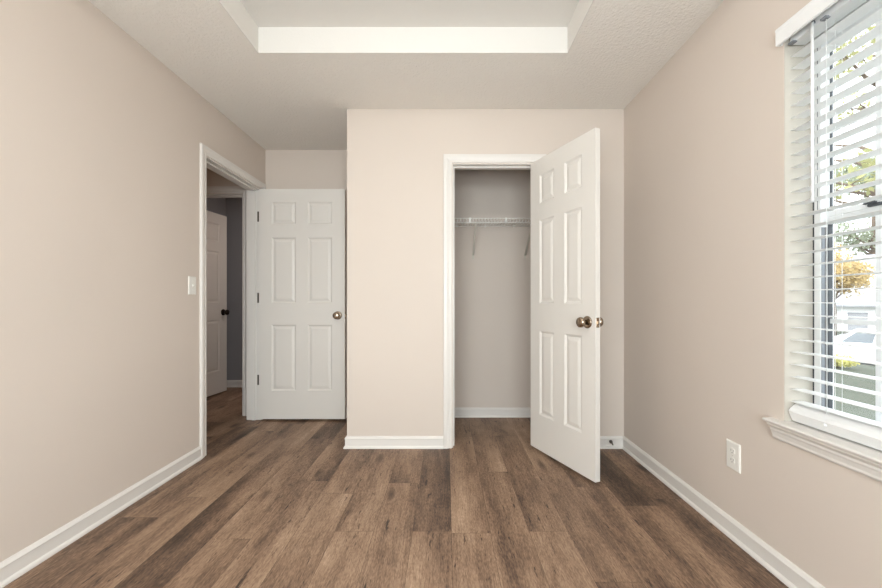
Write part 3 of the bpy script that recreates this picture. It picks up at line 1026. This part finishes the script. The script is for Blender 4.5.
# car: local x along its length (nose at +x), local y across, z up
def make_car(loc, rz):
    root = tag(empty('car', loc, rz), 'white sedan parked on the street seen through the window', 'car')
    Lh, W = 2.30, 0.90
    # body side outline (x, z) lower shell, lofted across with tumblehome
    def shell(outline, ws, name, mt, parent):
        b = MB()
        rings = []
        for fy, k in ws:
            rings.append([(x * (1 - 0.02 * abs(fy)), fy * W, 0.62 + (z - 0.62) * k if z > 0.62 else z) for x, z in outline])
        b.loft(rings, False, True)
        return b.build(name, mt, parent)
    body = [(-2.25, 0.30), (-2.30, 0.55), (-2.26, 0.82), (-2.05, 0.92), (-1.55, 0.94), (0.85, 0.92), (1.55, 0.84), (2.08, 0.72), (2.26, 0.58), (2.28, 0.35), (2.15, 0.24),
            (1.78, 0.22), (1.72, 0.46), (1.52, 0.62), (1.30, 0.65), (1.06, 0.60), (0.90, 0.42), (0.86, 0.20), (-0.86, 0.20), (-0.92, 0.44), (-1.10, 0.61), (-1.34, 0.65), (-1.58, 0.60), (-1.76, 0.44), (-1.80, 0.24)]
    shell(body, ((-1.0, 0.96), (-0.97, 1.0), (0.97, 1.0), (1.0, 0.96)), 'body', M['carpaint'], root)
    b = MB()
    cab0 = [(-1.75, 0.92), (1.05, 0.90)]
    lo = [(-1.78, -0.86, 0.92), (1.02, -0.86, 0.90), (1.02, 0.86, 0.90), (-1.78, 0.86, 0.92)]
    hi = [(-1.02, -0.66, 1.41), (0.12, -0.66, 1.43), (0.12, 0.66, 1.43), (-1.02, 0.66, 1.41)]
    hi2 = [(-0.92, -0.58, 1.445), (0.02, -0.58, 1.46), (0.02, 0.58, 1.46), (-0.92, 0.58, 1.445)]
    b.loft([lo, hi, hi2], False, True)
    b.build('cabin', M['carpaint'], root)
    def on(u, t, sd):      # point on the cabin side: u along (0 rear .. 1 front), t height
        a = Vector(lo[0]).lerp(Vector(lo[1]), u)
        c = Vector(hi[0]).lerp(Vector(hi[1]), u)
        p = a.lerp(c, t)
        return Vector((p.x, sd * (-p.y) * 1.0 + sd * 0.008, p.z))
    for sd in (-1, 1):
        for u0, u1, u0t, u1t in ((0.20, 0.50, 0.10, 0.50), (0.535, 0.86, 0.54, 0.92)):
            q = [on(u0, 0.10, sd), on(u1, 0.10, sd), on(u1t, 0.88, sd), on(u0t, 0.88, sd)]
            q2 = [p - Vector((0, sd * 0.02, 0)) for p in q]
            b = MB(); b.loft([q2, q], False, True)
            b.build('side_window', M['carglass'], root)
    for (i, j), nm, off in (((1, 2), 'windscreen', 0.008), ((0, 3), 'rear_window', -0.008)):
        a, c, d, e_ = Vector(lo[i]), Vector(lo[j]), Vector(hi[j]), Vector(hi[i])
        f = lambda s_, t: a.lerp(c, s_).lerp(e_.lerp(d, s_), t) + Vector((off, 0, abs(off)))
        q = [f(0.06, 0.08), f(0.94, 0.08), f(0.92, 0.92), f(0.08, 0.92)]
        q2 = [p - Vector((off * 2, 0, 0.02)) for p in q]
        b = MB(); b.loft([q2, q], False, True)
        b.build(nm, M['carglass'], root)
    for x in (-1.34, 1.30):
        for sd in (-1, 1):
            b = MB()
            b.lathe([(0.0, 0.0), (0.22, 0.0), (0.30, 0.01), (0.325, 0.05), (0.325, 0.16), (0.30, 0.20), (0.0, 0.20)], (x, sd * 0.88, 0.325), (0, -sd, 0), 24)
            wh = b.build('wheel', M['tyre'], root)
            b = MB(); b.lathe([(0.205, 0.0), (0.205, -0.008), (0.16, -0.004), (0.05, -0.012), (0.0, -0.014)], (x, sd * 0.88, 0.325), (0, -sd, 0), 20)
            b.build('hub_cap', M['alloy'], wh)
    for sd in (-1, 1):
        b = MB(); b.bbox(-2.31, -2.15, sd * 0.74 - 0.13, sd * 0.74 + 0.13, 0.66, 0.80, 0.02); b.build('tail_lamp', M['lamp_red'], root)
        b = MB(); b.bbox(2.05, 2.24, sd * 0.68 - 0.17, sd * 0.68 + 0.17, 0.58, 0.70, 0.02); b.build('headlamp', M['lamp_clear'], root)
        b = MB(); b.bbox(0.62, 0.80, sd * 0.97 - 0.08, sd * 0.97 + 0.08, 0.93, 1.05, 0.02); b.build('wing_mirror', M['carpaint'], root)
    return root
make_car((16.82, 15.2, -1.5), R(-47.5 + 180))

# house
def make_house(loc, rz):
    root = tag(empty('house', loc, rz), 'white sided house with low grey roofs across the street', 'house')
    H = 2.65
    b = MB(); b.box(-7, 7, 0, 9, 0, H)
    b.build('wall', M['siding'], root)
    b = MB()
    b.loft([[(-7.5, -0.6, H - 0.08), (7.5, -0.6, H - 0.08), (7.5, 4.2, H + 1.15), (-7.5, 4.2, H + 1.15)], [(-7.5, -0.6, H + 0.05), (7.5, -0.6, H + 0.05), (7.5, 4.2, H + 1.35), (-7.5, 4.2, H + 1.35)]], False, True)
    b.build('porch_roof', M['roof'], root)
    b = MB(); b.box(-5, 6, 3.5, 9, H + 0.6, 5.6)
    b.build('upper_wall', M['siding'], root)
    b = MB()
    b.loft([[(-5.5, 3.0, 5.5), (6.5, 3.0, 5.5), (6.5, 9.5, 5.5), (-5.5, 9.5, 5.5)], [(-4.0, 6.2, 7.2), (5.0, 6.2, 7.2), (5.0, 6.4, 7.2), (-4.0, 6.4, 7.2)]], False, True)
    b.build('roof', M['roof'], root)
    for x in (-3.0, 0.30, 3.2):
        b = MB(); b.bbox(x - 0.42, x + 0.42, 3.40, 3.52, 4.25, 4.85, 0.02)
        f = b.build('window', M['vinyl'], root)
        b = MB(); b.box(x - 0.34, x + 0.34, 3.385, 3.42, 4.33, 4.77); b.build('pane', M['carglass'], f)
    for x in (-4.5, 4.0):
        b = MB(); b.bbox(x - 0.6, x + 0.6, -0.05, 0.06, 0.9, 2.1, 0.02)
        f = b.build('window', M['vinyl'], root)
        b = MB(); b.box(x - 0.5, x + 0.5, -0.065, 0.0, 1.0, 2.0); b.build('pane', M['carglass'], f)
    b = MB(); b.bbox(-0.6, 0.5, -0.05, 0.06, 0.05, 2.1, 0.02); b.build('front_door', M['roof'], root)
make_house((33.0, 30.0, -1.9), R(-47.8))

def make_tree(name, label, base, h, trunk_r, crown, lm, n_leaf, leaf, seed_, group=None):
    """crown: list of (dx, dy, z, radius) leaf clusters on branches"""
    rr = random.Random(seed_)
    root = tag(empty(name, base), label, 'tree', group)
    b = MB()
    b.tube([(0, 0, -0.3), (0.05, 0.02, h * 0.3), (-0.04, 0.05, h * 0.65), (0.02, 0, h)], [trunk_r, trunk_r * 0.8, trunk_r * 0.5, trunk_r * 0.12], 10)
    b.build('trunk', M['bark'], root)
    b = MB()
    for dx, dy, z, r_ in crown:
        z0 = max(h * 0.22, z - 0.55 * math.hypot(dx, dy) - 0.2)
        z0 = min(z0, h * 0.9)
        mid_ = Vector((dx * 0.5 + rr.uniform(-.2, .2), dy * 0.5 + rr.uniform(-.2, .2), (z0 + z) / 2 + 0.15))
        b.tube([(0, 0, z0), mid_, (dx, dy, z)], [trunk_r * 0.35, trunk_r * 0.2, 0.01], 6)
        for k in range(5):
            e_ = Vector((dx, dy, z)) + Vector((rr.gauss(0, 1), rr.gauss(0, 1), rr.gauss(0, 0.8))) * r_ * 0.6
            b.tube([mid_.lerp(Vector((dx, dy, z)), rr.uniform(0.4, 1)), e_], [0.02, 0.005], 4)
    b.build('branches', M['bark'], root)
    b = MB()
    tot = sum(c[3] ** 2 for c in crown)
    vs, fs = [], []
    for dx, dy, z, r_ in crown:
        for k in range(int(n_leaf * r_ ** 2 / tot)):
            d = Vector((rr.gauss(0, 1), rr.gauss(0, 1), rr.gauss(0, 1))).normalized() * r_ * rr.random() ** 0.45
            c = Vector((dx, dy, z)) + Vector((d.x, d.y, d.z * 0.75))
            u = Vector((rr.gauss(0, 1), rr.gauss(0, 1), rr.gauss(0, 1))).normalized()
            v = u.cross(Vector((rr.gauss(0, 1), rr.gauss(0, 1), rr.gauss(0, 1)))).normalized()
            s_ = leaf * rr.uniform(0.6, 1.3)
            o = len(vs)
            vs += [c - u * s_, c + v * s_ * 0.45 + u * 0.1 * s_, c + u * s_, c - v * s_ * 0.45 + u * 0.1 * s_]
            fs.append((o, o + 1, o + 2, o + 3))
    b.add(vs, fs)
    b.build('foliage', lm, root)
    return root

def crown_of(seed_, n, rx, z0, z1, r0, r1):
    rr = random.Random(seed_)
    out = []
    for k in range(n):
        a = rr.uniform(0, 2 * PI)
        t = rr.random()
        z = z0 + (z1 - z0) * t
        q = rx * math.sqrt(rr.random()) * (1.0 - 0.45 * abs(2 * t - 0.8))
        out.append((q * math.cos(a), q * math.sin(a), z, rr.uniform(r0, r1)))
    return out

make_tree('street_tree', 'tall olive green tree beyond the lawn, upper part of the window view', (10.6, 8.2, gz(10.6)), 10.5, 0.20, crown_of(3, 34, 3.6, 4.6, 11.5, 0.5, 1.0), M['leaf_green'], 5200, 0.10, 11)
make_tree('shade_tree', 'tall grey green tree rising behind the white house', (43.5, 38.0, -1.25), 16.0, 0.40, crown_of(5, 34, 5.6, 7.5, 16.5, 1.2, 2.1), M['leaf_grey'], 6500, 0.22, 12)
make_tree('autumn_tree', 'golden yellow tree in front of the white house', (25.0, 24.2, -1.25), 5.6, 0.16, crown_of(8, 26, 2.6, 2.9, 5.6, 0.7, 1.1), M['leaf_yellow'], 5200, 0.11, 13)

def make_shrub(loc):
    rr = random.Random(21)
    root = tag(empty('shrub', loc), 'low lime green shrub at the edge of the lawn', 'shrub')
    b = MB()
    for k in range(7):
        a = k * 0.9
        b.tube([(0, 0, -0.05), (0.12 * math.cos(a), 0.12 * math.sin(a), 0.14), (0.24 * math.cos(a), 0.24 * math.sin(a), 0.26)], [0.01, 0.007, 0.003], 5)
    b.build('stems', M['bark'], root)
    b = MB()
    for k in range(900):
        d = Vector((rr.gauss(0, 1), rr.gauss(0, 1), rr.gauss(0, 1))).normalized() * rr.random() ** 0.4
        c = Vector((d.x * 0.42, d.y * 0.42, 0.20 + d.z * 0.17))
        u = Vector((rr.gauss(0, 1), rr.gauss(0, 1), rr.gauss(0, 1))).normalized()
        v = u.cross(Vector((rr.gauss(0, 1), rr.gauss(0, 1), rr.gauss(0, 1)))).normalized()
        s_ = 0.04
        b.add([c - u * s_, c + v * s_ * 0.5, c + u * s_, c - v * s_ * 0.5], [(0, 1, 2, 3)])
    b.build('foliage', M['leaf_lime'], root)
make_shrub((11.1, 10.6, gz(11.1)))
